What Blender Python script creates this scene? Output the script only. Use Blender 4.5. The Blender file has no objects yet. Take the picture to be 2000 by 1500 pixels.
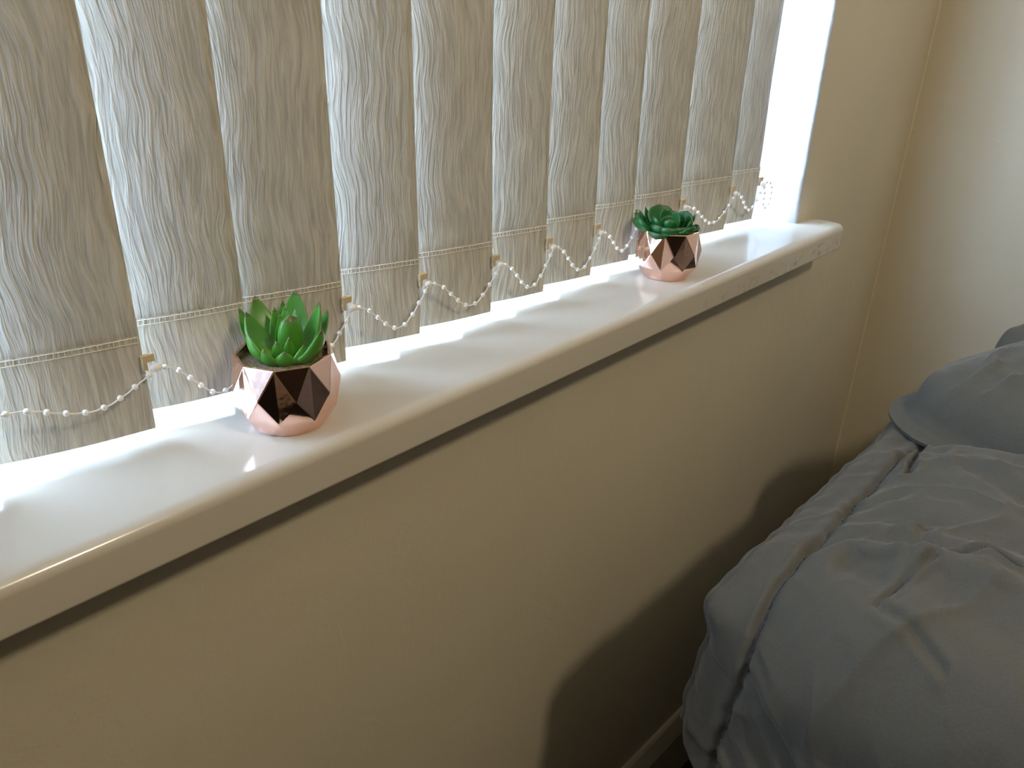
import bpy, bmesh, math, random
from mathutils import Vector, Matrix, noise

random.seed(7)
PI = math.pi
sc = bpy.context.scene
col = sc.collection
H = 0.964            # height of the sill top above the floor; points below are written relative to the sill top

# ------------------------------------------------------------------ camera
cam_d = bpy.data.cameras.new('camera')
cam = bpy.data.objects.new('camera', cam_d); col.objects.link(cam)
Rm = Matrix(((0.685309, 0.306947, -0.660405), (-0.7278, 0.320627, -0.606223), (0.025665, 0.896093, 0.443125)))
M4 = Rm.to_4x4(); M4.translation = Vector((-1.06722, -0.46617, 0.28865 + H))
cam.matrix_world = M4
cam_d.sensor_width = 36.0
cam_d.lens = 36.0 * 1604.205 / 2000.0
cam_d.clip_start = 0.01
sc.camera = cam

# ------------------------------------------------------------------ world, lights, exposure
w = bpy.data.worlds.new('sky'); sc.world = w; w.use_nodes = True
nt = w.node_tree; nt.nodes.clear()
wo = nt.nodes.new('ShaderNodeOutputWorld'); bg = nt.nodes.new('ShaderNodeBackground')
tc = nt.nodes.new('ShaderNodeTexCoord'); sx = nt.nodes.new('ShaderNodeSeparateXYZ'); cr = nt.nodes.new('ShaderNodeValToRGB')
nt.links.new(tc.outputs['Generated'], sx.inputs[0]); nt.links.new(sx.outputs['Z'], cr.inputs[0])
e = cr.color_ramp.elements
e[0].position = 0.0; e[0].color = (0.49, 0.66, 0.97, 1)      # pale haze at the horizon
e[1].position = 0.5; e[1].color = (0.52, 0.70, 1.0, 1)
nt.links.new(cr.outputs[0], bg.inputs[0]); nt.links.new(bg.outputs[0], wo.inputs[0])
SKY = 29.0
bg.inputs[1].default_value = SKY

ld = bpy.data.lights.new('ceiling_bulb', 'POINT')
ld.energy = 29.0; ld.color = (1.0, 0.84, 0.58); ld.shadow_soft_size = 0.055
lo = bpy.data.objects.new('ceiling_bulb', ld); col.objects.link(lo); lo.location = (-0.67, -1.07, 1.04 + H)

pd = bpy.data.lights.new('window_portal', 'AREA'); pd.shape = 'RECTANGLE'; pd.size = 1.75; pd.size_y = 1.2
pd.cycles.is_portal = True
po = bpy.data.objects.new('window_portal', pd); col.objects.link(po)
po.location = (-0.875, 0.20, 0.60 + H); po.rotation_euler = (PI / 2, 0, PI)   # looks into the room
po.rotation_euler = (-PI / 2, 0, 0)

sc.view_settings.view_transform = 'Standard'; sc.view_settings.look = 'None'
sc.view_settings.gamma = 1.0; sc.view_settings.use_curve_mapping = False
sc.view_settings.exposure = 0.0

# ------------------------------------------------------------------ helpers
def mesh_obj(name, bm, mats, parent=None, smooth=False, loc=None):
    me = bpy.data.meshes.new(name); bm.normal_update(); bm.to_mesh(me); bm.free()
    for m in (mats if isinstance(mats, (list, tuple)) else [mats]): me.materials.append(m)
    if smooth:
        for p in me.polygons: p.use_smooth = True
    o = bpy.data.objects.new(name, me); col.objects.link(o)
    if parent: o.parent = parent
    elif loc is None: o.location = (0, 0, H)
    if loc is not None: o.location = loc
    return o

def empty(name, loc):
    o = bpy.data.objects.new(name, None); col.objects.link(o); o.location = (loc[0], loc[1], loc[2] + H)
    o.empty_display_size = 0.02
    return o

def tag(o, label=None, cat=None, group=None, kind=None):
    if label: o['label'] = label
    if cat: o['category'] = cat
    if group: o['group'] = group
    if kind: o['kind'] = kind
    return o

def box(bm, x0, x1, y0, y1, z0, z1, mi=0):
    v = [bm.verts.new((x, y, z)) for x in (x0, x1) for y in (y0, y1) for z in (z0, z1)]
    fs = []
    for q in ((0, 1, 3, 2), (4, 6, 7, 5), (0, 4, 5, 1), (2, 3, 7, 6), (0, 2, 6, 4), (1, 5, 7, 3)):
        f = bm.faces.new([v[i] for i in q]); f.material_index = mi; fs.append(f)
    return fs

def tube(bm, pts, r, n=8, cap=True):
    rings = []
    for i, p in enumerate(pts):
        p = Vector(p)
        a = Vector(pts[max(i - 1, 0)]); b = Vector(pts[min(i + 1, len(pts) - 1)])
        d = (b - a).normalized()
        u = d.orthogonal().normalized() if abs(d.z) > .99 else d.cross(Vector((0, 0, 1))).normalized()
        v = d.cross(u)
        rings.append([bm.verts.new(p + (u * math.cos(2 * PI * k / n) + v * math.sin(2 * PI * k / n)) * r) for k in range(n)])
    for a, b in zip(rings, rings[1:]):
        for k in range(n): bm.faces.new((a[k], a[(k + 1) % n], b[(k + 1) % n], b[k]))
    if cap:
        bm.faces.new(rings[0][::-1]); bm.faces.new(rings[-1])

def grid_bm(fn, nu, nv, uvfn=None, closed_u=False):
    bm = bmesh.new(); V = []
    for i in range(nu if closed_u else nu + 1):
        V.append([bm.verts.new(fn(i / nu, j / nv)) for j in range(nv + 1)])
    uvl = bm.loops.layers.uv.new('UVMap') if uvfn else None
    for i in range(nu):
        a = V[i]; b = V[(i + 1) % len(V)]
        for j in range(nv):
            f = bm.faces.new((a[j], b[j], b[j + 1], a[j + 1]))
            if uvl:
                for lp, (ii, jj) in zip(f.loops, ((i, j), (i + 1, j), (i + 1, j + 1), (i, j + 1))):
                    lp[uvl].uv = uvfn(ii / nu, jj / nv)
    return bm

# ---- materials
def mat(name, base=(.8, .8, .8), rough=.5, metal=0., spec=.5):
    m = bpy.data.materials.new(name); m.use_nodes = True
    b = m.node_tree.nodes['Principled BSDF']
    b.inputs['Base Color'].default_value = (*base, 1); b.inputs['Roughness'].default_value = rough
    b.inputs['Metallic'].default_value = metal; b.inputs['Specular IOR Level'].default_value = spec
    return m, m.node_tree, b

def N(nt, t, **k):
    n = nt.nodes.new(t)
    for a, v in k.items(): setattr(n, a, v)
    return n

def noise_node(nt, vec, scale, detail=4, rough=.55, dist=0.):
    n = N(nt, 'ShaderNodeTexNoise'); n.inputs['Scale'].default_value = scale
    n.inputs['Detail'].default_value = detail; n.inputs['Roughness'].default_value = rough
    n.inputs['Distortion'].default_value = dist
    if vec is not None: nt.links.new(vec, n.inputs['Vector'])
    return n

def ramp(nt, fac, stops):
    r = N(nt, 'ShaderNodeValToRGB'); el = r.color_ramp.elements
    while len(el) < len(stops): el.new(.5)
    for q, (p, c) in zip(el, stops):
        q.position = p; q.color = (c if len(c) == 4 else (*c, 1)) if isinstance(c, tuple) else (c, c, c, 1)
    nt.links.new(fac, r.inputs[0]); return r

def bump(nt, b, hgt, strength=.3, dist=.002, prev=None):
    n = N(nt, 'ShaderNodeBump'); n.inputs['Strength'].default_value = strength; n.inputs['Distance'].default_value = dist
    nt.links.new(hgt, n.inputs['Height'])
    if prev: nt.links.new(prev.outputs[0], n.inputs['Normal'])
    nt.links.new(n.outputs[0], b.inputs['Normal']); return n

def mixc(nt, fac, a, bcol, mode='MIX'):
    n = N(nt, 'ShaderNodeMix', data_type='RGBA', blend_type=mode)
    for s, v in ((0, fac), (6, a), (7, bcol)):
        if hasattr(v, 'is_output'): nt.links.new(v, n.inputs[s])
        elif s == 0: n.inputs[0].default_value = v
        else: n.inputs[s].default_value = (*v, 1)
    return n.outputs[2]

def wall_mat(name, base, rough=.55):
    m, t, b = mat(name, base, rough, spec=.35)
    c = N(t, 'ShaderNodeTexCoord').outputs['Object']
    n1 = noise_node(t, c, 3.0, 3); n2 = noise_node(t, c, 45, 4, .6); n3 = noise_node(t, c, 400, 2)
    r = ramp(t, n1.outputs[0], [(.3, tuple(x * .95 for x in base)), (.7, tuple(min(1, x * 1.03) for x in base))])
    t.links.new(r.outputs[0], b.inputs['Base Color'])
    b1 = bump(t, b, n2.outputs[0], .16, .004)
    b2 = bump(t, b, n3.outputs[0], .12, .0006, b1)
    # sparse little pips and nibs left in the paint
    v = N(t, 'ShaderNodeTexVoronoi'); v.inputs['Scale'].default_value = 17; t.links.new(c, v.inputs['Vector'])
    nb = noise_node(t, c, 9, 2)
    r2 = ramp(t, v.outputs['Distance'], [(.0, 1.), (.045, 0.)])
    r3 = ramp(t, nb.outputs[0], [(.52, 0.), (.58, 1.)])
    mm = N(t, 'ShaderNodeMath', operation='MULTIPLY'); t.links.new(r2.outputs[0], mm.inputs[0]); t.links.new(r3.outputs[0], mm.inputs[1])
    b3 = bump(t, b, mm.outputs[0], .8, .0012, b2)
    n4 = noise_node(t, c, 11, 5, .62, .6)
    bump(t, b, ramp(t, n4.outputs[0], [(.44, 0.), (.5, .8), (.56, 1.)]).outputs[0], .12, .0012, b3)
    return m

M = {}
M['wall'] = wall_mat('magnolia_wall_paint', (.60, .545, .43))
M['dark_wall'] = wall_mat('dark_reflection_wall', (.055, .047, .04), .8)  # unseen back wall, darkened so the copper facets have something dark to reflect
M['ceiling'] = wall_mat('ceiling_paint', (.55, .52, .46), .8)
M['white_paint'], t, b = mat('white_gloss_paint', (.50, .52, .55), .45)
c = N(t, 'ShaderNodeTexCoord').outputs['Object']
n1 = noise_node(t, c, 60, 5, .6); mp = N(t, 'ShaderNodeMapping'); t.links.new(c, mp.inputs[0]); mp.inputs['Scale'].default_value = (500, 500, 18)
n2 = noise_node(t, mp.outputs[0], 1, 3); b1 = bump(t, b, n1.outputs[0], .5, .004); bump(t, b, n2.outputs[0], .25, .001, b1)

# sill: glossy cast white plastic with scuffs close to its right end
M['sill'], t, b = mat('glossy_white_sill', (.55, .508, .44), .16, spec=.5)
c = N(t, 'ShaderNodeTexCoord').outputs['Object']
sp = N(t, 'ShaderNodeSeparateXYZ'); t.links.new(c, sp.inputs[0])
ns = noise_node(t, c, 130, 5, .7)
mpx = N(t, 'ShaderNodeMapping'); mpx.inputs['Scale'].default_value = (26, 20, 60); t.links.new(c, mpx.inputs[0])
nl = noise_node(t, mpx.outputs[0], 1, 4, .6, .4)
mx = N(t, 'ShaderNodeMapRange'); t.links.new(sp.outputs['X'], mx.inputs[0])
for k, v in ((1, -.36), (2, .03), (3, 0.), (4, 1.)): mx.inputs[k].default_value = v
my = N(t, 'ShaderNodeMapRange'); t.links.new(sp.outputs['Z'], my.inputs[0])
for k, v in ((1, -.010), (2, -.024), (3, 0.), (4, 1.)): my.inputs[k].default_value = v
m1 = N(t, 'ShaderNodeMath', operation='MULTIPLY'); t.links.new(mx.outputs[0], m1.inputs[0]); t.links.new(my.outputs[0], m1.inputs[1])
rl = ramp(t, nl.outputs[0], [(.44, 0.), (.60, 1.)]); rs = ramp(t, ns.outputs[0], [(.5, 0.), (.62, 1.)])
m2 = N(t, 'ShaderNodeMath', operation='MULTIPLY'); t.links.new(rl.outputs[0], m2.inputs[0]); t.links.new(rs.outputs[0], m2.inputs[1])
m3 = N(t, 'ShaderNodeMath', operation='MULTIPLY'); t.links.new(m2.outputs[0], m3.inputs[0]); t.links.new(m1.outputs[0], m3.inputs[1])
t.links.new(mixc(t, m3.outputs[0], (.55, .508, .44), (.13, .115, .10)), b.inputs['Base Color'])
nw = noise_node(t, c, 9, 2); bump(t, b, nw.outputs[0], .06, .01)

M['carpet'], t, b = mat('dark_carpet', (.022, .021, .022), .95, spec=.1)
c = N(t, 'ShaderNodeTexCoord').outputs['Object']; bump(t, b, noise_node(t, c, 500, 3).outputs[0], .8, .004)
M['skirting'], t, b = mat('skirting_gloss', (.50, .46, .38), .35)
c = N(t, 'ShaderNodeTexCoord').outputs['Object']; bump(t, b, noise_node(t, c, 60, 3).outputs[0], .1, .002)
M['pvc'], t, b = mat('white_window_plastic', (.85, .86, .87), .25)
M['bulb_shade'], t, b = mat('ceiling_rose_plastic', (.8, .79, .76), .4)

# glass pane: clear with a surface reflection
m = bpy.data.materials.new('clear_glass'); m.use_nodes = True; t = m.node_tree; t.nodes.clear()
o_ = N(t, 'ShaderNodeOutputMaterial'); tr = N(t, 'ShaderNodeBsdfTransparent'); gl = N(t, 'ShaderNodeBsdfGlossy'); gl.inputs['Roughness'].default_value = .01
fr = N(t, 'ShaderNodeFresnel'); mxs = N(t, 'ShaderNodeMixShader')
tr.inputs[0].default_value = (.96, .98, .97, 1)
gm = N(t, 'ShaderNodeNewGeometry'); mr = N(t, 'ShaderNodeMapRange'); t.links.new(gm.outputs['Backfacing'], mr.inputs[0])
mr.inputs[3].default_value = 1.5; mr.inputs[4].default_value = 1 / 1.5; t.links.new(mr.outputs[0], fr.inputs['IOR'])      # no false total reflection on the way out
t.links.new(fr.outputs[0], mxs.inputs[0]); t.links.new(tr.outputs[0], mxs.inputs[1]); t.links.new(gl.outputs[0], mxs.inputs[2]); t.links.new(mxs.outputs[0], o_.inputs[0])
M['glass'] = m

# blind fabric: bark-crinkled weave, lets some daylight through
def fabric(name, base, trans, tmix, grain=1.0):
    m, t, b = mat(name, base, .62, spec=.25)
    out = t.nodes['Material Output']
    uv = N(t, 'ShaderNodeUVMap').outputs[0]
    oi = N(t, 'ShaderNodeObjectInfo')
    add = N(t, 'ShaderNodeVectorMath', operation='ADD'); t.links.new(uv, add.inputs[0])
    comb = N(t, 'ShaderNodeCombineXYZ'); ml = N(t, 'ShaderNodeMath', operation='MULTIPLY'); ml.inputs[1].default_value = 7.
    t.links.new(oi.outputs['Random'], ml.inputs[0]); t.links.new(ml.outputs[0], comb.inputs[0]); t.links.new(ml.outputs[0], comb.inputs[1])
    t.links.new(comb.outputs[0], add.inputs[1])
    low = noise_node(t, add.outputs[0], 9 * grain, 2, .5)         # slow sway of the grain
    sub = N(t, 'ShaderNodeMath', operation='SUBTRACT'); sub.inputs[1].default_value = .5; t.links.new(low.outputs[0], sub.inputs[0])
    mu = N(t, 'ShaderNodeMath', operation='MULTIPLY'); mu.inputs[1].default_value = .031; t.links.new(sub.outputs[0], mu.inputs[0])
    cx = N(t, 'ShaderNodeCombineXYZ'); t.links.new(mu.outputs[0], cx.inputs[0])
    ad2 = N(t, 'ShaderNodeVectorMath', operation='ADD'); t.links.new(add.outputs[0], ad2.inputs[0]); t.links.new(cx.outputs[0], ad2.inputs[1])
    mp = N(t, 'ShaderNodeMapping'); mp.inputs['Scale'].default_value = (330, 27, 1); t.links.new(ad2.outputs[0], mp.inputs[0])
    g = noise_node(t, mp.outputs[0], 1, 2.2, .5, .7)
    mp2 = N(t, 'ShaderNodeMapping'); mp2.inputs['Scale'].default_value = (800, 80, 1); t.links.new(ad2.outputs[0], mp2.inputs[0])
    g2 = noise_node(t, mp2.outputs[0], 1, 2, .5)
    r = ramp(t, g.outputs[0], [(.36, tuple(x * .84 for x in base)), (.5, base), (.66, tuple(min(1, x * 1.16) for x in base))])
    t.links.new(r.outputs[0], b.inputs['Base Color'])
    b1 = bump(t, b, g.outputs[0], 1.0, .0021); b2 = bump(t, b, g2.outputs[0], .35, .0006, b1)
    tl = N(t, 'ShaderNodeBsdfTranslucent')
    rt = ramp(t, g.outputs[0], [(.38, tuple(x * .72 for x in trans)), (.62, trans)])
    t.links.new(rt.outputs[0], tl.inputs[0]); t.links.new(b2.outputs[0], tl.inputs['Normal'])
    ms = N(t, 'ShaderNodeMixShader'); ms.inputs[0].default_value = tmix
    t.links.new(b.outputs[0], ms.inputs[1]); t.links.new(tl.outputs[0], ms.inputs[2]); t.links.new(ms.outputs[0], out.inputs[0])
    return m
M['slat'] = fabric('crinkled_blind_fabric', (.50, .482, .44), (.50, .51, .50), .03)
M['hem'] = fabric('doubled_hem_fabric', (.52, .487, .425), (.60, .54, .42), .03, 1.)
M['thread'], t, b = mat('cream_thread', (.80, .76, .66), .7)
M['bead'], t, b = mat('white_bead_plastic', (.84, .82, .78), .28)
M['clip'], t, b = mat('tan_clip_plastic', (.55, .43, .26), .45)

M['copper'], t, b = mat('rose_gold_plating', (.96, .64, .55), .07, 1.0)
c = N(t, 'ShaderNodeTexCoord').outputs['Object']; bump(t, b, noise_node(t, c, 70, 2).outputs[0], .05, .003)
M['soil'], t, b = mat('gritty_brown_soil', (.16, .10, .06), .95)
c = N(t, 'ShaderNodeTexCoord').outputs['Object']; n1 = noise_node(t, c, 900, 3)
t.links.new(ramp(t, n1.outputs[0], [(.3, (.06, .035, .02)), (.7, (.32, .22, .14))]).outputs[0], b.inputs['Base Color']); bump(t, b, n1.outputs[0], 1., .001)

def leaf_mat(name, c0, c1, tipc):
    m, t, b = mat(name, c1, .38, spec=.45)
    uv = N(t, 'ShaderNodeUVMap').outputs[0]; s = N(t, 'ShaderNodeSeparateXYZ'); t.links.new(uv, s.inputs[0])
    nn = noise_node(t, N(t, 'ShaderNodeTexCoord').outputs['Object'], 90, 3)
    ad = N(t, 'ShaderNodeMath', operation='MULTIPLY_ADD'); ad.inputs[1].default_value = .16; t.links.new(nn.outputs[0], ad.inputs[0]); t.links.new(s.outputs['Y'], ad.inputs[2])
    r = ramp(t, ad.outputs[0], [(.08, c0), (.55, c1), (1.06, tuple(x * .9 for x in c1)), (1.15, tipc)])
    t.links.new(r.outputs[0], b.inputs['Base Color'])
    b.inputs['Subsurface Weight'].default_value = .25; b.inputs['Subsurface Radius'].default_value = (.3, 1., .15); b.inputs['Subsurface Scale'].default_value = .004
    return m
M['leaf_a'] = leaf_mat('bright_green_leaf', (.14, .33, .035), (.075, .25, .028), (.10, .10, .035))
M['leaf_b'] = leaf_mat('deep_green_leaf', (.025, .14, .025), (.010, .11, .020), (.03, .07, .02))

def cloth_mat(name, base):
    m, t, b = mat(name, base, .85, spec=.2)
    b.inputs['Sheen Weight'].default_value = .15
    c = N(t, 'ShaderNodeTexCoord').outputs['Object']
    n1 = noise_node(t, c, 700, 3, .7); n2 = noise_node(t, c, 38, 5, .6, .6)
    t.links.new(ramp(t, n1.outputs[0], [(.3, tuple(x * .9 for x in base)), (.7, tuple(x * 1.08 for x in base))]).outputs[0], b.inputs['Base Color'])
    b1 = bump(t, b, n2.outputs[0], .22, .006); bump(t, b, n1.outputs[0], .25, .0005, b1)
    return m
M['duvet'] = cloth_mat('grey_brushed_cotton', (.103, .098, .083))
M['mattress'] = cloth_mat('dark_bed_base_cloth', (.03, .03, .032))
M['stitch_grey'], t, b = mat('dark_grey_thread', (.10, .10, .105), .8)

# ------------------------------------------------------------------ room shell
WX0, WZ1 = -1.75, 1.20          # window opening: x from WX0 to 0, z from 0 to WZ1
RX, LX, BY, CZ, FZ = .372, -2.9, -3.6, 1.45, -.964
WT = .30
bm = bmesh.new()
box(bm, 0, RX + .1, 0, WT, FZ, CZ); box(bm, LX - .1, WX0, 0, WT, FZ, CZ)
box(bm, WX0, 0, 0, WT, FZ, -.034); box(bm, WX0, 0, 0, WT, WZ1, CZ)
tag(mesh_obj('wall_window', bm, M['wall']), 'cream painted wall below and beside the window', kind='structure')

# right wall, with the soft plaster fillet in the corner
bm = bmesh.new()
rad = .003
prof = [(RX, BY)] + [(RX, -.6), (RX, -.3)] + [(RX - rad + rad * math.cos(a), -rad + rad * math.sin(a)) for a in [i * PI / 2 / 6 for i in range(7)]]
prof = [(RX, BY), (RX, -.6), (RX, -rad)] + [(RX - rad + rad * math.cos(i * PI / 12), -rad + rad * math.sin(i * PI / 12)) for i in range(1, 7)]
prof += [(RX - rad, .002), (RX + .1, .002), (RX + .1, BY)]
vb = [bm.verts.new((x, y, FZ)) for x, y in prof]; vt = [bm.verts.new((x, y, CZ)) for x, y in prof]
n = len(prof)
for i in range(n): bm.faces.new((vb[i], vb[(i + 1) % n], vt[(i + 1) % n], vt[i]))
bm.faces.new(vb[::-1]); bm.faces.new(vt)
bmesh.ops.recalc_face_normals(bm, faces=bm.faces)
tag(mesh_obj('wall_right', bm, M['wall']), 'cream painted wall at the right, behind the bed', kind='structure')
bm = bmesh.new(); box(bm, LX - .1, LX, BY, 0, FZ, CZ); tag(mesh_obj('wall_left', bm, M['wall']), kind='structure')
bm = bmesh.new(); box(bm, LX - .1, RX + .1, BY - .1, BY, FZ, CZ); tag(mesh_obj('wall_back', bm, M['dark_wall']), kind='structure')
bm = bmesh.new(); box(bm, LX - .1, RX + .1, BY - .1, WT, CZ, CZ + .1); tag(mesh_obj('ceiling', bm, M['ceiling']), kind='structure')
bm = bmesh.new(); box(bm, LX - .1, RX + .1, BY - .1, WT, FZ - .1, FZ); tag(mesh_obj('floor', bm, M['carpet']), 'dark carpet beside the bed', kind='structure')

# painted reveal at the right of the window: slightly lumpy skim with a rounded, chipped arris
def reveal(u, v):
    z = -.002 + v * (WZ1 + .002)
    yy = [-.0012, -.0016, .0, .003][int(round(u * 40))] if u * 40 < 3.5 else .003 + (u * 40 - 3) / 37 * .142
    xx = [.0035, -.0002, -.0030, -.0036][int(round(u * 40))] if u * 40 < 3.5 else -.0036
    p = Vector((0, yy, z))
    xx += .0016 * (noise.noise(Vector((3.1, yy * 22, z * 9))) ) - .0006 * noise.noise(Vector((1, yy * 70, z * 45)))
    if z < .03 and u * 40 > 3.5: xx -= .004 * (1 - z / .03) ** 2
    yy += .0007 * noise.noise(Vector((7, 0, z * 30)))
    return (xx, yy, z)
tag(mesh_obj('trim_1', grid_bm(reveal, 40, 260), M['white_paint'], smooth=True), 'white painted window reveal at the right edge of the blind', kind='structure')
bm = bmesh.new(); box(bm, WX0, WX0 + .004, -.001, .145, 0, WZ1); tag(mesh_obj('trim_2', bm, M['white_paint']), kind='structure')
bm = bmesh.new(); box(bm, WX0, 0, -.001, .145, WZ1 - .004, WZ1); tag(mesh_obj('trim_3', bm, M['white_paint']), kind='structure')

# window: white plastic frame, one mullion, two panes
win = empty('window_1', (WX0 / 2, .17, 0)); tag(win, 'white plastic window behind the blind', kind='structure')
def wpart(name, boxes, m, bev=.004):
    bm = bmesh.new()
    for q in boxes: box(bm, q[0] - WX0 / 2, q[1] - WX0 / 2, q[2] - .17, q[3] - .17, q[4], q[5])
    if bev: bmesh.ops.bevel(bm, geom=list(bm.edges), offset=bev, segments=2, affect='EDGES')
    return mesh_obj(name, bm, m, win)
y0, y1 = .14, .20
wpart('frame', [(WX0, 0, y0, y1, 0, .055), (WX0, 0, y0, y1, WZ1 - .055, WZ1), (WX0, WX0 + .055, y0, y1, .055, WZ1 - .055), (-.055, 0, y0, y1, .055, WZ1 - .055)], M['pvc'])
wpart('mullion', [(WX0 / 2 - .035, WX0 / 2 + .035, y0 + .002, y1 - .002, .055, WZ1 - .055)], M['pvc'])
wpart('pane', [(WX0 + .055, WX0 / 2 - .035, .168, .172, .055, WZ1 - .055)], M['glass'], 0)
wpart('pane', [(WX0 / 2 + .035, -.055, .168, .172, .055, WZ1 - .055)], M['glass'], 0)

# skirting boards
def skirting(name, a, b_, nrm, label=None):
    prof = [(0, -.824), (.0055, -.824), (.0085, -.8275), (.0165, -.853), (.018, -.858), (.018, FZ), (0, FZ)]
    bm = bmesh.new(); A = Vector(a); B = Vector(b_); nn = Vector(nrm)
    va = [bm.verts.new((A + nn * d + Vector((0, 0, z)))) for d, z in prof]; vb = [bm.verts.new((B + nn * d + Vector((0, 0, z)))) for d, z in prof]
    k = len(prof)
    for i in range(k): bm.faces.new((va[i], va[(i + 1) % k], vb[(i + 1) % k], vb[i]))
    bm.faces.new(va); bm.faces.new(vb[::-1]); bmesh.ops.recalc_face_normals(bm, faces=bm.faces)
    tag(mesh_obj(name, bm, M['skirting']), label, kind='structure')
skirting('baseboard_window', (LX, 0, 0), (RX, 0, 0), (0, -1, 0), 'moulded skirting board under the window')
skirting('baseboard_right', (RX, 0, 0), (RX, BY, 0), (-1, 0, 0))

# ------------------------------------------------------------------ window sill
SX1, SY, ST = .0540, -.0490, .0348
SX0, CR = -1.80, .0105
path = [(SX0, 0, -1, 0)]                              # plan points with outward direction
for k in range(7):
    a = PI + k * PI / 12; path.append((SX0 + CR + CR * math.cos(a), SY + CR + CR * math.sin(a), math.cos(a), math.sin(a)))
for k in range(1, 40):
    path.append((SX0 + CR + (SX1 - SX0 - 2 * CR) * k / 40, SY, 0, -1))
for k in range(7):
    a = 1.5 * PI + k * PI / 12; path.append((SX1 - CR + CR * math.cos(a), SY + CR + CR * math.sin(a), math.cos(a), math.sin(a)))
path.append((SX1, 0, 1, 0))
rt_, rb_ = .0095, .003
prof = [(rt_ - rt_ * math.sin(a), -rt_ + rt_ * math.cos(a)) for a in [k * PI / 2 / 8 for k in range(9)]]
prof += [(rb_ - rb_ * math.cos(a), -ST + rb_ - rb_ * math.sin(a)) for a in [k * PI / 2 / 4 for k in range(5)]]
bm = bmesh.new()
rings = [[bm.verts.new((x - nx * d, (y - ny * d), z)) for x, y, nx, ny in path] for d, z in prof]
sweep = []
for ra, rb in zip(rings, rings[1:]):
    for k in range(len(path) - 1): sweep.append(bm.faces.new((ra[k], rb[k], rb[k + 1], ra[k + 1])))
back = [(0, 0), (0, .142), (WX0, .142), (WX0, 0)]
tb = [bm.verts.new((x, y, 0)) for x, y in back]; bb = [bm.verts.new((x, y, -ST)) for x, y in back]
ft = bm.faces.new(rings[0] + tb); fb = bm.faces.new((rings[-1] + bb)[::-1])
bm.normal_update()
if ft.normal.z < 0: ft.normal_flip()
if fb.normal.z > 0: fb.normal_flip()
for f in sweep: f.smooth = True
if sweep[60].normal.dot(Vector((0, -1, .3))) < 0:
    for f in sweep: f.normal_flip()
sill = mesh_obj('window_sill', bm, M['sill'])
wn = sill.modifiers.new('normals', 'WEIGHTED_NORMAL'); wn.weight = 100; wn.keep_sharp = True
for p in sill.data.polygons: p.use_smooth = True
tag(sill, 'glossy white window sill with rounded nose and scuffed right end', 'window sill')

# ------------------------------------------------------------------ vertical blind
blind = empty('vertical_blind', (-.87, .05, WZ1 - .05))
tag(blind, 'pale crinkled fabric vertical blind with beaded bottom chain in the window', 'blind')
BL = Vector((-.87, .05, WZ1 - .05))
# right edges of the eleven slats in view (plan position), further ones follow at the same pitch to the left
SR = [(-.8736, .0385), (-.7948, .0445), (-.7161, .0385), (-.6358, .0410), (-.5541, .0355), (-.4765, .0380), (-.4018, .0378), (-.3281, .0425), (-.2422, .0370), (-.1334, .0350), (-.0587, .0365)]
slats = []
for i, (x, y) in enumerate(SR):
    gap = x - (SR[i - 1][0] if i else x - .0795)
    wd = max(.0885, gap + .009)
    yl = y + .0235
    if i == 3: yl = y + .0300
    if i == 9: yl = y + .0270
    slats.append((x - (wd if i else .0945), yl, x, y, i))
k = 0; x = SR[0][0] - .0165
while x - .0795 - .0885 > WX0 + .005:
    x -= .0795; k += 1
    slats.insert(0, (x - .0885, .0580, x, .0385, -k))
ZT, ZB, ZS = WZ1 - .052, .0093, .0780
def slat_pt(s, u, z, off=0.):
    xl, yl, xr, yr, i = s
    a = Vector((xl, yl, z)); b_ = Vector((xr, yr, z))
    p = a.lerp(b_, u)
    nrm = Vector((b_.y - a.y, -(b_.x - a.x), 0)).normalized()      # points into the room
    bow = .0030 + .0012 * noise.noise(Vector((i * 3.7, z * 2.2, 0)))
    hang = min(1., max(0., (z - ZB) / .5))
    wob = .0011 * noise.noise(Vector((i * 5.1 + u * 1.3, z * 3.0, 2.))) + .0007 * math.sin(z * 9 + i * 2.1) * (u - .2)
    lean = -.0055 * (1 - hang) ** 2 * (1 if i in (1,) else 0)
    curl = .0018 * math.sin(PI * min(1, max(0, (z - ZB) / .16))) * u * u
    return p + nrm * (bow * math.sin(PI * u ** .85) + wob + lean + curl + off)
def hem_flat(u, v): return None
slat_objs = {}
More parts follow.
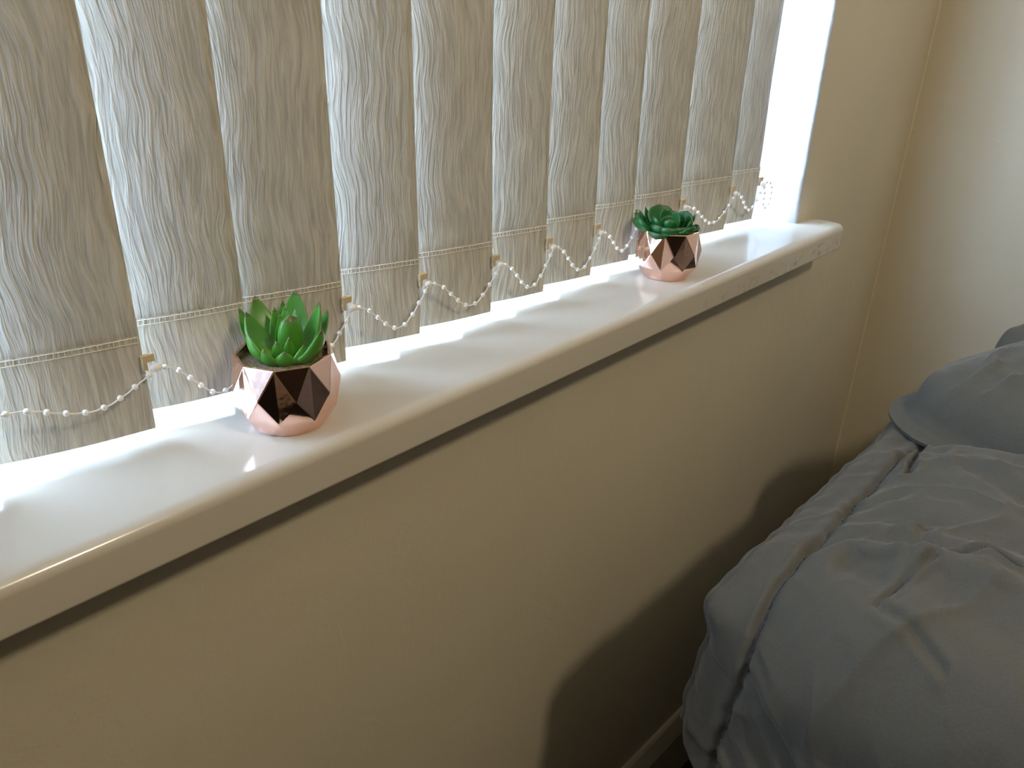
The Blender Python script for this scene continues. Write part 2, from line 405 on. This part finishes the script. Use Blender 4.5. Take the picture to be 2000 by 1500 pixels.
for s in slats:
    xl, yl, xr, yr, i = s
    wd = math.hypot(xr - xl, yr - yl)
    vis = i > -1
    nv = 120 if vis else 40
    def zz(v): return ZB + .001 + (ZT - ZB - .001) * (v ** 1.7)
    bm = grid_bm(lambda u, v: slat_pt(s, u, zz(v)) - BL, 16, nv, lambda u, v: (u * wd, zz(v)))
    so = mesh_obj('slat', bm, M['slat'], blind, True); slat_objs[i] = so
    sd = so.modifiers.new('thick', 'SOLIDIFY'); sd.thickness = .0007; sd.offset = -1 if so.data.polygons[0].normal.y < 0 else 1
    # doubled, weighted pocket sewn at the foot
    def hem(u, v):
        z = ZB + v * (ZS - ZB)
        uu = .004 + u * .992
        cut = 0
        return slat_pt(s, uu, z, .0013 + .0006 * math.sin(PI * v)) - BL
    bm = grid_bm(hem, 16, 16, lambda u, v: (u * wd + .31, ZB + v * (ZS - ZB)))
    mesh_obj('hem_pocket', bm, M['hem'], so, True)
    if vis:
        bm = bmesh.new()
        for row in (-.0010, -.0046):
            pts = []
            for q in range(49):
                u = .01 + .98 * q / 48
                pts.append(slat_pt(s, u, ZS + row + .0003 * noise.noise(Vector((q * .9, i, row * 900))), .0021) - BL)
            tube(bm, pts, .00033, 4)
        for q in range(28):
            u = .02 + .96 * q / 27 + random.uniform(-.006, .006)
            tube(bm, [slat_pt(s, u, ZS - .0046, .0021) - BL, slat_pt(s, u + .002, ZS - .0010, .0021) - BL], .00026, 4)
        tag(mesh_obj('stitching', bm, M['thread'], so, True), kind='stuff')
        # little tan hook plate with a pale catch at the right edge
        if i < 11:
            e0 = slat_pt(s, 1., .060, .001)
            bm = bmesh.new(); box(bm, e0.x - .003, e0.x + .0055, e0.y - .0045, e0.y - .0015, e0.z - .0005, e0.z + .0050)
            box(bm, e0.x - .003, e0.x + .0005, e0.y - .0040, e0.y - .0015, e0.z - .0060, e0.z)
            bmesh.ops.bevel(bm, geom=list(bm.edges), offset=.0005, segments=1, affect='EDGES')
            bmesh.ops.translate(bm, verts=bm.verts, vec=-BL)
            tag(mesh_obj('hook_clip', bm, M['clip'], so), 'tan plastic hook plate')
            bm = bmesh.new(); bmesh.ops.create_uvsphere(bm, u_segments=12, v_segments=8, radius=.0034, matrix=Matrix.Translation(Vector((e0.x + .0048, e0.y - .0055, e0.z - .0045)) - BL) @ Matrix.Diagonal((1.15, .9, .85, 1)))
            mesh_obj('catch', bm, M['bead'], so, True)
# head rail up in the reveal
bm = bmesh.new(); box(bm, WX0 + .01, -.01, .025, .070, WZ1 - .05, WZ1 - .006)
bmesh.ops.bevel(bm, geom=list(bm.edges), offset=.003, segments=2, affect='EDGES'); bmesh.ops.translate(bm, verts=bm.verts, vec=-BL)
mesh_obj('head_rail', bm, M['pvc'], blind)
# beaded chain: one swag between each pair of hooks
bm = bmesh.new(); bmesh.ops.create_uvsphere(bm, u_segments=10, v_segments=7, radius=.00205)
bead_me = bpy.data.meshes.new('bead'); bm.to_mesh(bead_me); bm.free(); bead_me.materials.append(M['bead'])
for p in bead_me.polygons: p.use_smooth = True
def chain(pts, spacing=.0113):
    bm = bmesh.new(); tube(bm, [Vector(p) - BL for p in pts], .00052, 6)
    co = mesh_obj('bead_chain', bm, M['bead'], blind, True)
    acc = spacing * .5
    for a, b_ in zip(pts, pts[1:]):
        a = Vector(a); b_ = Vector(b_); L = (b_ - a).length
        while acc < L:
            be = bpy.data.objects.new('bead', bead_me); col.objects.link(be); be.parent = co; be.location = a.lerp(b_, acc / L) - BL
            acc += spacing
        acc -= L
hooks = {}
for s in slats:
    e0 = slat_pt(s, 1., .060, .001); hooks[s[4]] = Vector((e0.x + .0048, e0.y - .0062, e0.z - .0050))
DR = [(0, 0), (.10, .05), (.20, .22), (.32, .55), (.45, .88), (.56, 1), (.67, .93), (.80, .62), (.90, .30), (.96, .11), (1, 0)]
def drop(t_):
    for i in range(len(DR) - 1):
        if t_ <= DR[i + 1][0]:
            p0 = DR[max(i - 1, 0)]; p1 = DR[i]; p2 = DR[i + 1]; p3 = DR[min(i + 2, len(DR) - 1)]
            k = (t_ - p1[0]) / (p2[0] - p1[0]); w_ = p2[0] - p1[0]
            m1 = (p2[1] - p0[1]) / max(1e-6, p2[0] - p0[0]) * w_; m2 = (p3[1] - p1[1]) / max(1e-6, p3[0] - p1[0]) * w_
            return (2 * k ** 3 - 3 * k * k + 1) * p1[1] + (k ** 3 - 2 * k * k + k) * m1 + (-2 * k ** 3 + 3 * k * k) * p2[1] + (k ** 3 - k * k) * m2
    return 0
ks = sorted(hooks)
lows = {0: .0395, 1: .020, 2: .022, 3: .0262, 4: .0255, 5: .0235, 6: .0235, 7: .028, 8: .028, 9: .0265, 10: .0275}
skew = {0: .52, 3: .5}
for a_, b__ in zip(ks, ks[1:]):
    if a_ < -3: continue
    A = hooks[a_]; B = hooks[b__]; lz = lows.get(b__, .026)
    pts = []
    for q in range(33):
        tt = q / 32
        p = A.lerp(B, tt)
        sag = (A.z + B.z) / 2 - lz
        shape = drop(tt)
        p.z -= sag * shape
        # keep clear of the cloth: the next slat falls away behind, so swing a little proud of it
        sl = [s for s in slats if s[4] == b__][0]
        u = (p.x - sl[0]) / (sl[2] - sl[0])
        yc = slat_pt(sl, min(1, max(0, u)), p.z, .0042).y
        p.y = min(p.y, A.y + (B.y - A.y) * tt, yc) - .0006 + .0004 * math.sin(q * 1.7)
        pts.append(p)
    chain(pts)
# spare tail of chain looped at the last hook
A = hooks[10]
tail = [A + Vector(v) for v in ((0, 0, 0), (.003, -.001, -.010), (.0035, -.001, -.020), (.0055, -.001, -.028), (.009, -.002, -.031), (.0135, -.003, -.028), (.0160, -.004, -.018), (.0150, -.004, -.006), (.011, -.003, .002), (.006, -.002, .004), (.002, -.001, .002))]
sm = []
for i in range(len(tail) - 1):
    p0 = tail[max(i - 1, 0)]; p1 = tail[i]; p2 = tail[i + 1]; p3 = tail[min(i + 2, len(tail) - 1)]
    for q in range(4):
        t_ = q / 4
        sm.append(.5 * ((2 * p1) + (p2 - p0) * t_ + (2 * p0 - 5 * p1 + 4 * p2 - p3) * t_ * t_ + (3 * p1 - p0 - 3 * p2 + p3) * t_ ** 3))
chain(sm + [tail[-1]], .0075)

# ------------------------------------------------------------------ potted succulents
def make_pot(root, phase, rim_r, mid_r, low_r, base_r, zr):
    n = 9; bm = bmesh.new()
    def ring(r, z, off, jit=0.):
        return [bm.verts.new((r * math.cos(phase + (k + off) * 2 * PI / n), r * math.sin(phase + (k + off) * 2 * PI / n), z + (random.uniform(-jit, jit)))) for k in range(n)]
    rim = ring(rim_r, zr, 0); mid = ring(mid_r, zr * .58, .5, .0008); low = ring(low_r, zr * .26, 0, .0010)
    base = [bm.verts.new((base_r * math.cos(phase + q * PI / n), base_r * math.sin(phase + q * PI / n), .0002)) for q in range(2 * n)]
    for k in range(n):
        k1 = (k + 1) % n; kp = (k - 1) % n
        bm.faces.new((rim[k], rim[k1], mid[k]))
        bm.faces.new((rim[k], mid[k], low[k])); bm.faces.new((rim[k], low[k], mid[kp]))
        bm.faces.new((mid[k], low[k1], low[k]))
        bm.faces.new((low[k], low[k1], base[2 * k + 1]))
        bm.faces.new((low[k], base[2 * k + 1], base[2 * k])); bm.faces.new((low[k], base[2 * k], base[(2 * k - 1) % (2 * n)]))
    bm.faces.new(base)
    bmesh.ops.recalc_face_normals(bm, faces=bm.faces)
    # inner lip and wall
    inner = ring(rim_r - .0024, zr + .0002, 0); deep = ring(rim_r - .0035, zr - .012, 0)
    for k in range(n):
        k1 = (k + 1) % n
        bm.faces.new((rim[k1], rim[k], inner[k], inner[k1])); bm.faces.new((inner[k1], inner[k], deep[k], deep[k1]))
    bmesh.ops.recalc_face_normals(bm, faces=bm.faces)
    bmesh.ops.bevel(bm, geom=[e_ for e_ in bm.edges if len(e_.link_faces) == 2 and e_.calc_face_angle(0) > .06 and e_.verts[0].co.z > .001], offset=.00055, segments=2, affect='EDGES', profile=.6)
    po_ = mesh_obj('pot', bm, M['copper'], root)
    for p in po_.data.polygons: p.use_smooth = False
    bm = bmesh.new(); rr = rim_r - .0028
    c0 = bm.verts.new((0, 0, zr - .004)); prev = None; rings = []
    for j in range(1, 9):
        rings.append([bm.verts.new((rr * j / 8 * math.cos(a) * (1 if j < 8 else .97), rr * j / 8 * math.sin(a) * (1 if j < 8 else .97), zr - .005 - .0008 * (j / 8) ** 2 + .0011 * noise.noise(Vector((j * 1.7, a * 5, rim_r * 99))))) for a in [2 * PI * q / 36 for q in range(36)]])
    for q in range(36): bm.faces.new((c0, rings[0][q], rings[0][(q + 1) % 36]))
    for ra, rb in zip(rings, rings[1:]):
        for q in range(36): bm.faces.new((ra[q], rb[q], rb[(q + 1) % 36], ra[(q + 1) % 36]))
    mesh_obj('soil', bm, M['soil'], root, True)

def make_leaf(root, base, tip, width, m, round_=0., thick=.34, lift=.35, out=.62):
    b0 = Vector(base); t0 = Vector(tip); d = t0 - b0
    hor = Vector((d.x, d.y, 0)); hl = hor.length
    rad_dir = hor.normalized() if hl > .002 else Vector((-.6, -.8, 0))
    ctrl = b0 + hor * out + Vector((0, 0, d.z * lift))
    ctrl2 = b0.lerp(t0, .8) + rad_dir * hl * .10
    side = Vector((-rad_dir.y, rad_dir.x, 0))
    nu, nv = 12, 14
    bm = bmesh.new(); uvl = bm.loops.layers.uv.new('UVMap'); R_ = []
    def P(t_):
        return (1 - t_) ** 3 * b0 + 3 * (1 - t_) ** 2 * t_ * b0.lerp(ctrl, .8) + 3 * (1 - t_) * t_ * t_ * ctrl.lerp(ctrl2, .55) + t_ ** 3 * t0
    for j in range(nv + 1):
        t_ = j / nv; p = P(t_); tg = (P(min(1, t_ + .02)) - P(max(0, t_ - .02))).normalized()
        up = side.cross(tg).normalized()
        if up.dot(Vector((0, 0, 1)) - rad_dir * .4) < 0: up = -up           # faces the heart of the rosette
        if round_ > .5: wv = (.42 + .58 * math.sin(PI * min(1, t_ / .66) / 2)) * (1 - max(0, (t_ - .62) / .38) ** 2.6) ** .5
        else: wv = (.66 + .34 * math.sin(PI * min(1, t_ / .5) / 2)) * (1 - max(0, (t_ - .35) / .65) ** 2.0) ** .85
        hw = max(width * .5 * wv, .00025); th = hw * thick * 2 * (.75 if t_ > .3 else 1)
        ring = []
        for k in range(nu):
            a = 2 * PI * k / nu; cx = math.cos(a); sy = math.sin(a)
            off = up * (sy * th * (.30 if sy > 0 else .80)) + up * (hw * .22 * cx * cx)   # cupped above, keeled below
            ring.append(bm.verts.new(p + side * (cx * hw) + off))
        R_.append(ring)
    for j in range(nv):
        for k in range(nu):
            f = bm.faces.new((R_[j][k], R_[j][(k + 1) % nu], R_[j + 1][(k + 1) % nu], R_[j + 1][k]))
            for lp, (kk, jj) in zip(f.loops, ((k, j), (k + 1, j), (k + 1, j + 1), (k, j + 1))): lp[uvl].uv = (kk / nu, jj / nv)
    bm.faces.new(R_[0][::-1]); f = bm.faces.new(R_[-1])
    for lp in f.loops: lp[uvl].uv = (.5, 1)
    bmesh.ops.recalc_face_normals(bm, faces=bm.faces)
    return mesh_obj('leaf', bm, m, root, True)

ZR = .0535
p1 = empty('potted_succulent', (-.7935, .0005, 0))
tag(p1, 'nearer faceted copper pot of upright pointed green succulent leaves on the sill', 'potted plant')
make_pot(p1, math.radians(-120 + 27), .0338, .0378, .0352, .0262, ZR)
L1 = [(-0.0089, 0.0377, 0.027, 0.011), (0.006, 0.041, 0.0312, 0.013), (-0.0126, 0.022, 0.0294, 0.015), (-0.0209, 0.0084, 0.0209, 0.014), (0.0106, 0.0241, 0.0262, 0.009), (0.0172, 0.0233, 0.0304, 0.009), (0.0306, 0.0273, 0.0334, 0.014), (0.0054, -0.0039, 0.0298, 0.016), (0.0115, 0.0104, 0.0313, 0.01), (0.0142, 0.0029, 0.0297, 0.01), (0.0285, -0.0057, 0.0348, 0.013), (0.0372, -0.0023, 0.0251, 0.012), (0.0144, -0.0276, 0.0243, 0.014), (0.0069, 0.0112, 0.0255, 0.008)]
for q, (x, y, z, wd) in enumerate(L1):
    hd = Vector((x, y, 0)); base = (x * .24, y * .24 + .001, ZR - .006)
    if q == 7: make_leaf(p1, (.0065, .0035, ZR - .008), (x, y, z + ZR - .0035), .0185, M['leaf_a'], 1., .42, .10, 1.15)
    else: make_leaf(p1, base, (x, y, z + ZR - .0035), wd * (1.62 if wd > .0125 else 1.3), M['leaf_a'], 0, .32, .20, .86)

for ang, ln, zz_, wd in ((-120, .017, .010, .016), (-78, .020, .013, .016), (-163, .019, .012, .015), (-140, .012, .016, .012), (-98, .012, .018, .012)):
    a = math.radians(ang); make_leaf(p1, (.003 * math.cos(a), .003 * math.sin(a), ZR - .007), (ln * math.cos(a), ln * math.sin(a), ZR - .0035 + zz_), wd, M['leaf_a'], 0, .36, .10, .95)

p2 = empty('potted_succulent', (-.3165, -.0008, 0))
tag(p2, 'farther faceted copper pot of low rounded dark green succulent leaves on the sill', 'potted plant')
make_pot(p2, math.radians(-149 - 7), .0322, .0365, .0338, .0250, ZR - .001)
L2 = [(-0.0106, 0.0366, 0.0163, 0.016), (-0.0217, 0.0315, 0.0108, 0.016), (0.002, 0.0341, 0.0181, 0.01), (0.0125, 0.0248, 0.021, 0.026), (0.0218, 0.0135, 0.0148, 0.02), (0.0241, -0.0038, 0.0172, 0.02), (0.0323, -0.0089, 0.0134, 0.008), (0.019, -0.0227, 0.0062, 0.015), (-0.0324, -0.0052, 0.0032, 0.02), (-0.027, 0.0242, 0.0154, 0.022), (-0.0027, -0.0255, 0.0063, 0.02), (-0.0209, -0.0133, 0.0049, 0.018), (-0.0123, 0.0122, 0.0119, 0.014), (0.0039, 0.0062, 0.0142, 0.016), (0.006, -0.0037, 0.0175, 0.018)]
for q, (x, y, z, wd) in enumerate(L2):
    make_leaf(p2, (x * .16, y * .16, ZR - .007), (x * 1.04, y * 1.04, z + ZR - .0035), wd * 1.25, M['leaf_b'], 1. if wd > .012 else 0., .30, .08, .85)
for ang, ln, zz_, wd in ((-150, .026, .009, .022), (-118, .024, .009, .020), (-182, .026, .010, .021), (-95, .029, .010, .020), (-150, .014, .015, .016), (-60, .022, .014, .018), (150, .020, .016, .018), (-20, .016, .019, .016), (60, .014, .020, .016)):
    a = math.radians(ang); make_leaf(p2, (.003 * math.cos(a), .003 * math.sin(a), ZR - .007), (ln * math.cos(a), ln * math.sin(a), ZR - .0035 + zz_), wd, M['leaf_b'], 1., .30, .08, .9)

# ------------------------------------------------------------------ bed, duvet and pillows
bed = empty('bed', (.0, -1.1, FZ)); tag(bed, 'single bed under the grey bedding in the corner', 'bed')
def bpart(name, x0, x1, y0_, y1_, z0, z1, m, bev):
    bm = bmesh.new(); box(bm, x0, x1, y0_ + 1.1, y1_ + 1.1, z0 - FZ, z1 - FZ)
    bmesh.ops.bevel(bm, geom=list(bm.edges), offset=bev, segments=3, affect='EDGES'); return mesh_obj(name, bm, m, bed, True)
bpart('base', -.47, .355, -2.10, -.235, -.90, -.58, M['mattress'], .01)
bpart('mattress', -.475, .36, -2.12, -.235, -.58, -.31, M['mattress'], .03)
for lx in (-.43, .32):
    for ly in (-1.98, -.27): bpart('leg', lx - .02, lx + .02, ly - .02, ly + .02, FZ, -.90, M['mattress'], .003)

CREASES = [  # polylines in plan, groove half width, depth
    ([(-.269, -.325), (-.251, -.346), (-.235, -.366), (-.248, -.395)], .0030, .008),
    ([(-.329, -.308), (-.306, -.318), (-.286, -.333)], .0030, .007),
    ([(-.305, -.312), (-.25, -.305), (-.215, -.304)], .006, .004),
    ([(-.302, -.262), (-.314, -.313)], .014, .012),
    ([(-.304, -.339), (-.310, -.38), (-.316, -.44)], .015, .013),
    ([(-.059, -.300), (-.112, -.369)], .012, .006),
    ([(.05, -.222), (-.02, -.228), (-.085, -.240)], .004, .010),
    ([(-.39, -.262), (-.40, -.331)], .015, .011),
    ([(-.20, -.25), (-.205, -.33), (-.20, -.42)], .02, .007),
]
def seg_d(p, a, b_):
    ax, ay = a; bx, by = b_; px, py = p
    dx, dy = bx - ax, by - ay; t_ = max(0, min(1, ((px - ax) * dx + (py - ay) * dy) / (dx * dx + dy * dy + 1e-12)))
    return math.hypot(px - ax - t_ * dx, py - ay - t_ * dy)
def ridg(x, y, z, s): return 1 - abs(noise.noise(Vector((x, y, z)) * s)) * 2

XR, XF, RA, ZE = .364, -.436, .062, -.206
SA = XR - XF; SB = SA + RA * PI / 2; SC = SB + .095
YH = -.205
Q0, Q1 = -.055, .78
SEAM = .051
def duvet_pt(s, q):
    """s runs over the top from the wall side, over the edge and down; q from the head edge into the room"""
    top = 1.
    if s < SA: p = Vector((XR - s, 0, ZE)); nn = Vector((0, 0, 1))
    elif s < SB:
        a = (s - SA) / RA; p = Vector((XF - RA * math.sin(a), 0, ZE - RA + RA * math.cos(a))); nn = Vector((-math.sin(a), 0, math.cos(a)))
    else: p = Vector((XF - RA, 0, ZE - RA - (s - SB))); nn = Vector((-1, 0, 0))
    side = min(1, max(0, (s - SA) / (RA * 1.57)))
    qq = max(q, 0)
    h = .030 * (1 - math.exp(-qq / .016))                       # flat border
    if qq > SEAM:
        k = (qq - SEAM); h += (.060 - .030 * side) * (1 - math.exp(-k / .075))
    h += .012 * math.exp(-((s - .50) / .16) ** 2) * min(1, qq / .08)
    p.y = YH - qq
    under = min(1, max(0, (p.x + .200) / .07)); under = under * under * (3 - 2 * under) * min(1, qq / .03)
    h = h * (1 - under) + .014 * under
    bk = max(0, p.x + .045); p.y -= .42 * bk * bk / (bk + .05); h -= .10 * bk * bk / (bk + .08)
    low = noise.noise(Vector((s * 3.2, q * 4, 1.3))) * .011 + noise.noise(Vector((s * 11, q * 4, 4.))) * .0080
    fine = (ridg(s * 1.6 + q * .3, q * .7, 7., 10) ** 4) * .0060 + (ridg(s * 1.2 - q, q * 1.2 + s * .5, 3., 17) ** 6) * .0014 + noise.noise(Vector((s * 34, q * 14, 9))) * .0016
    grow = min(1, qq / .05)
    h += (low + fine * (.35 if qq < SEAM else 1.)) * (.35 + .65 * grow) * (1 - .8 * under)
    # puckers running in from the seam
    if qq > SEAM: h += .0035 * noise.noise(Vector((s * 60, 3.3, q * 6))) * math.exp(-(qq - SEAM) / .05)
    h -= .0060 * math.exp(-((qq - SEAM) / .0040) ** 2)
    h += .0025 * math.exp(-((qq - SEAM + .010) / .006) ** 2)
    pl = ((p.x + 1.067) / .82 - 1.067, (p.y + .466) / .82 - .466)
    if side < .9:
        for pts, wd, dp in CREASES:
            dmin = min(seg_d(pl, a, b_) for a, b_ in zip(pts, pts[1:]))
            if dmin < wd * 4: h -= dp * math.exp(-(dmin / wd) ** 2) * (1 - side); h += dp * .4 * math.exp(-((dmin - wd * 1.8) / wd) ** 2) * (1 - side)
    for pts, wd, dp in SQ_CREASES:
        dmin = min(seg_d((s, q), a, b_) for a, b_ in zip(pts, pts[1:]))
        if dmin < wd * 5: h += -dp * math.exp(-(dmin / wd) ** 2) + dp * .45 * math.exp(-((dmin - wd * 1.9) / wd) ** 2)
    # second thickness of the border, standing off along the outer edge
    p.y += .006 * noise.noise(Vector((s * 13, 1, 5))) + .004 * noise.noise(Vector((s * 40, 2, 5)))
    # crumpled peak of fabric on the corner
    pk = math.exp(-((s - (SB - .035)) / .018) ** 2) * math.exp(-((qq - .004) / .016) ** 2)
    h += .016 * pk; p.y += .006 * pk
    if s > SB:                                                  # creased end border
        h += .008 * noise.noise(Vector((q * 16, s * 10, 2))) - .006 * math.exp(-((s - SB - .05) / .006) ** 2) * math.exp(-(qq / .03) ** 2)
    # hem line sinks lower away from the head end
        p.z -= .05 * min(1, qq / .12) * (s - SB) / .095; p.x -= .20 * (s - SB)
    if q < 0:                                                   # rolls under at the head edge
        a = min(1, -q / .025)
        h -= .030 * a * a + max(0, -q - .025) * .35
        p.y += -.0 + .006 * math.sin(PI * a) - max(0, (-q - .025)) * 1.0
    return p + nn * h
SQ_CREASES = [
    ([(SB - .010, .056), (SB + .002, .085), (SB + .028, .14), (SB + .055, .22)], .0045, .007),
    ([(SB + .045, .058), (SB + .055, .10), (SB + .085, .17)], .006, .008),
    ([(SB - .070, .135), (SB - .066, .165), (SB - .058, .195)], .0022, .0045),
    ([(SB + .085, .02), (SB + .06, .09)], .006, .006),
    ([(SA - .02, .06), (SA - .035, .10), (SA - .03, .16)], .012, .006),
    ([(SA - .10, .055), (SA - .12, .085)], .008, .005),
    ([(SA - .24, .055), (SA - .23, .09)], .008, .005),
]
NS, NQ = 560, 360
YB = Vector((0, -.5, -.45))
def duv(u, v):
    s = u * SC; vv = Q0 + (Q1 - Q0) * (v ** 1.35)
    return duvet_pt(s, vv) - YB
bm = grid_bm(duv, NS, NQ)
duvet = mesh_obj('duvet', bm, M['duvet'], loc=(YB.x, YB.y, YB.z + H), smooth=True)
tag(duvet, 'crumpled grey duvet with a wide stitched border draped over the bed', 'duvet')
sm_ = duvet.modifiers.new('thick', 'SOLIDIFY'); sm_.thickness = .004; sm_.offset = -1
# dark running stitch along the border seam
bm = bmesh.new(); s = .05
while s < SC - .005:
    a = duvet_pt(s, SEAM) - YB; b_ = duvet_pt(s + .0042, SEAM) - YB; up_ = Vector((-.4, 0, 1)) * .0007; a = a + up_; b_ = b_ + up_
    tube(bm, [a, (a + b_) / 2 + Vector((0, 0, .0004)), b_], .0007, 5); s += .0072
tag(mesh_obj('border_stitching', bm, M['stitch_grey'], duvet, True), kind='stuff')

def pillow(name, c0, tl_, ay, rx, ry, th, tilt, label, seed, flange=.022, zrot=0.):
    """puffed pillow with a flat piped flange"""
    nu, nv = 120, 56
    MX = Matrix.Rotation(zrot, 3, 'Z') @ Matrix.Rotation(tilt[0], 3, 'X') @ Matrix.Rotation(tilt[1], 3, 'Y')
    def surf(sgn):
        def f(u, v):
            a = u * 2 * PI; ex = .32
            cx = math.copysign(abs(math.cos(a)) ** ex, math.cos(a)); sy = math.copysign(abs(math.sin(a)) ** ex, math.sin(a))
            r = min(1., v / .90)
            x = cx * rx * r; y = sy * ry * r
            if v > .90:
                k = (v - .90) / .10; x += math.cos(a) * flange * k + cx * 0; y += math.sin(a) * flange * k
                z = .0016 * sgn + .006 * noise.noise(Vector((x * 18, y * 18, seed))) * k - .006 * k
            else:
                z = sgn * (th if sgn > 0 else tl_) * (1 - r ** 6) ** .5
            pos = Vector((x, y, 0))
            if r < 1 or v <= .9:
                z += (1 if sgn > 0 else -.15) * (.014 * noise.noise(pos * 9 + Vector((seed, 0, 0))) + .012 * (ridg(x * 1.3 + y, y * 2.0, seed, 11) ** 4) + .003 * noise.noise(Vector((x * 50, y * 30, seed)))) * min(1, (1 - r) * 5 + .12)
            return MX @ Vector((x, y, z))
        return f
    root = bpy.data.objects.new(name, None)
    bm = grid_bm(surf(1), nu, nv, closed_u=True); b2 = grid_bm(surf(-1), nu, nv, closed_u=True)
    me = bpy.data.meshes.new('tmp'); b2.to_mesh(me); b2.free(); bm.from_mesh(me); bpy.data.meshes.remove(me)
    bmesh.ops.remove_doubles(bm, verts=bm.verts, dist=.0002); bmesh.ops.recalc_face_normals(bm, faces=bm.faces)
    bpy.data.objects.remove(root)
    o = mesh_obj(name, bm, M['duvet'], loc=(c0[0], c0[1], c0[2] + H), smooth=True)
    tag(o, label, 'pillow'); return o
pillow('pillow', (.022, -.444, -.178), .004, 0, .185, .200, .084, (0, 0), 'grey pillow lying askew on the right end of the duvet', 3., zrot=-.33)
pillow('pillow', (.280, -.276, -.210), .004, 0, .066, .030, .060, (0, 0), 'corner of a second grey pillow bunched up behind the first, at the right frame edge', 8., flange=.012, zrot=-.33)

# ------------------------------------------------------------------ ceiling lamp (above the frame; it lights the room)
lamp = empty('ceiling_lamp', (-.67, -1.07, 1.45)); tag(lamp, 'bare bulb ceiling pendant above the middle of the room', 'lamp')
bm = bmesh.new(); tube(bm, [(0, 0, 0), (0, 0, -.012)], .045, 24); mesh_obj('ceiling_rose', bm, M['bulb_shade'], lamp, True)
bm = bmesh.new(); tube(bm, [(0, 0, -.012), (0, 0, -.30)], .003, 8); mesh_obj('cord', bm, M['bulb_shade'], lamp, True)
bm = bmesh.new(); tube(bm, [(0, 0, -.30), (0, 0, -.345)], .018, 16); mesh_obj('lamp_holder', bm, M['bulb_shade'], lamp, True)
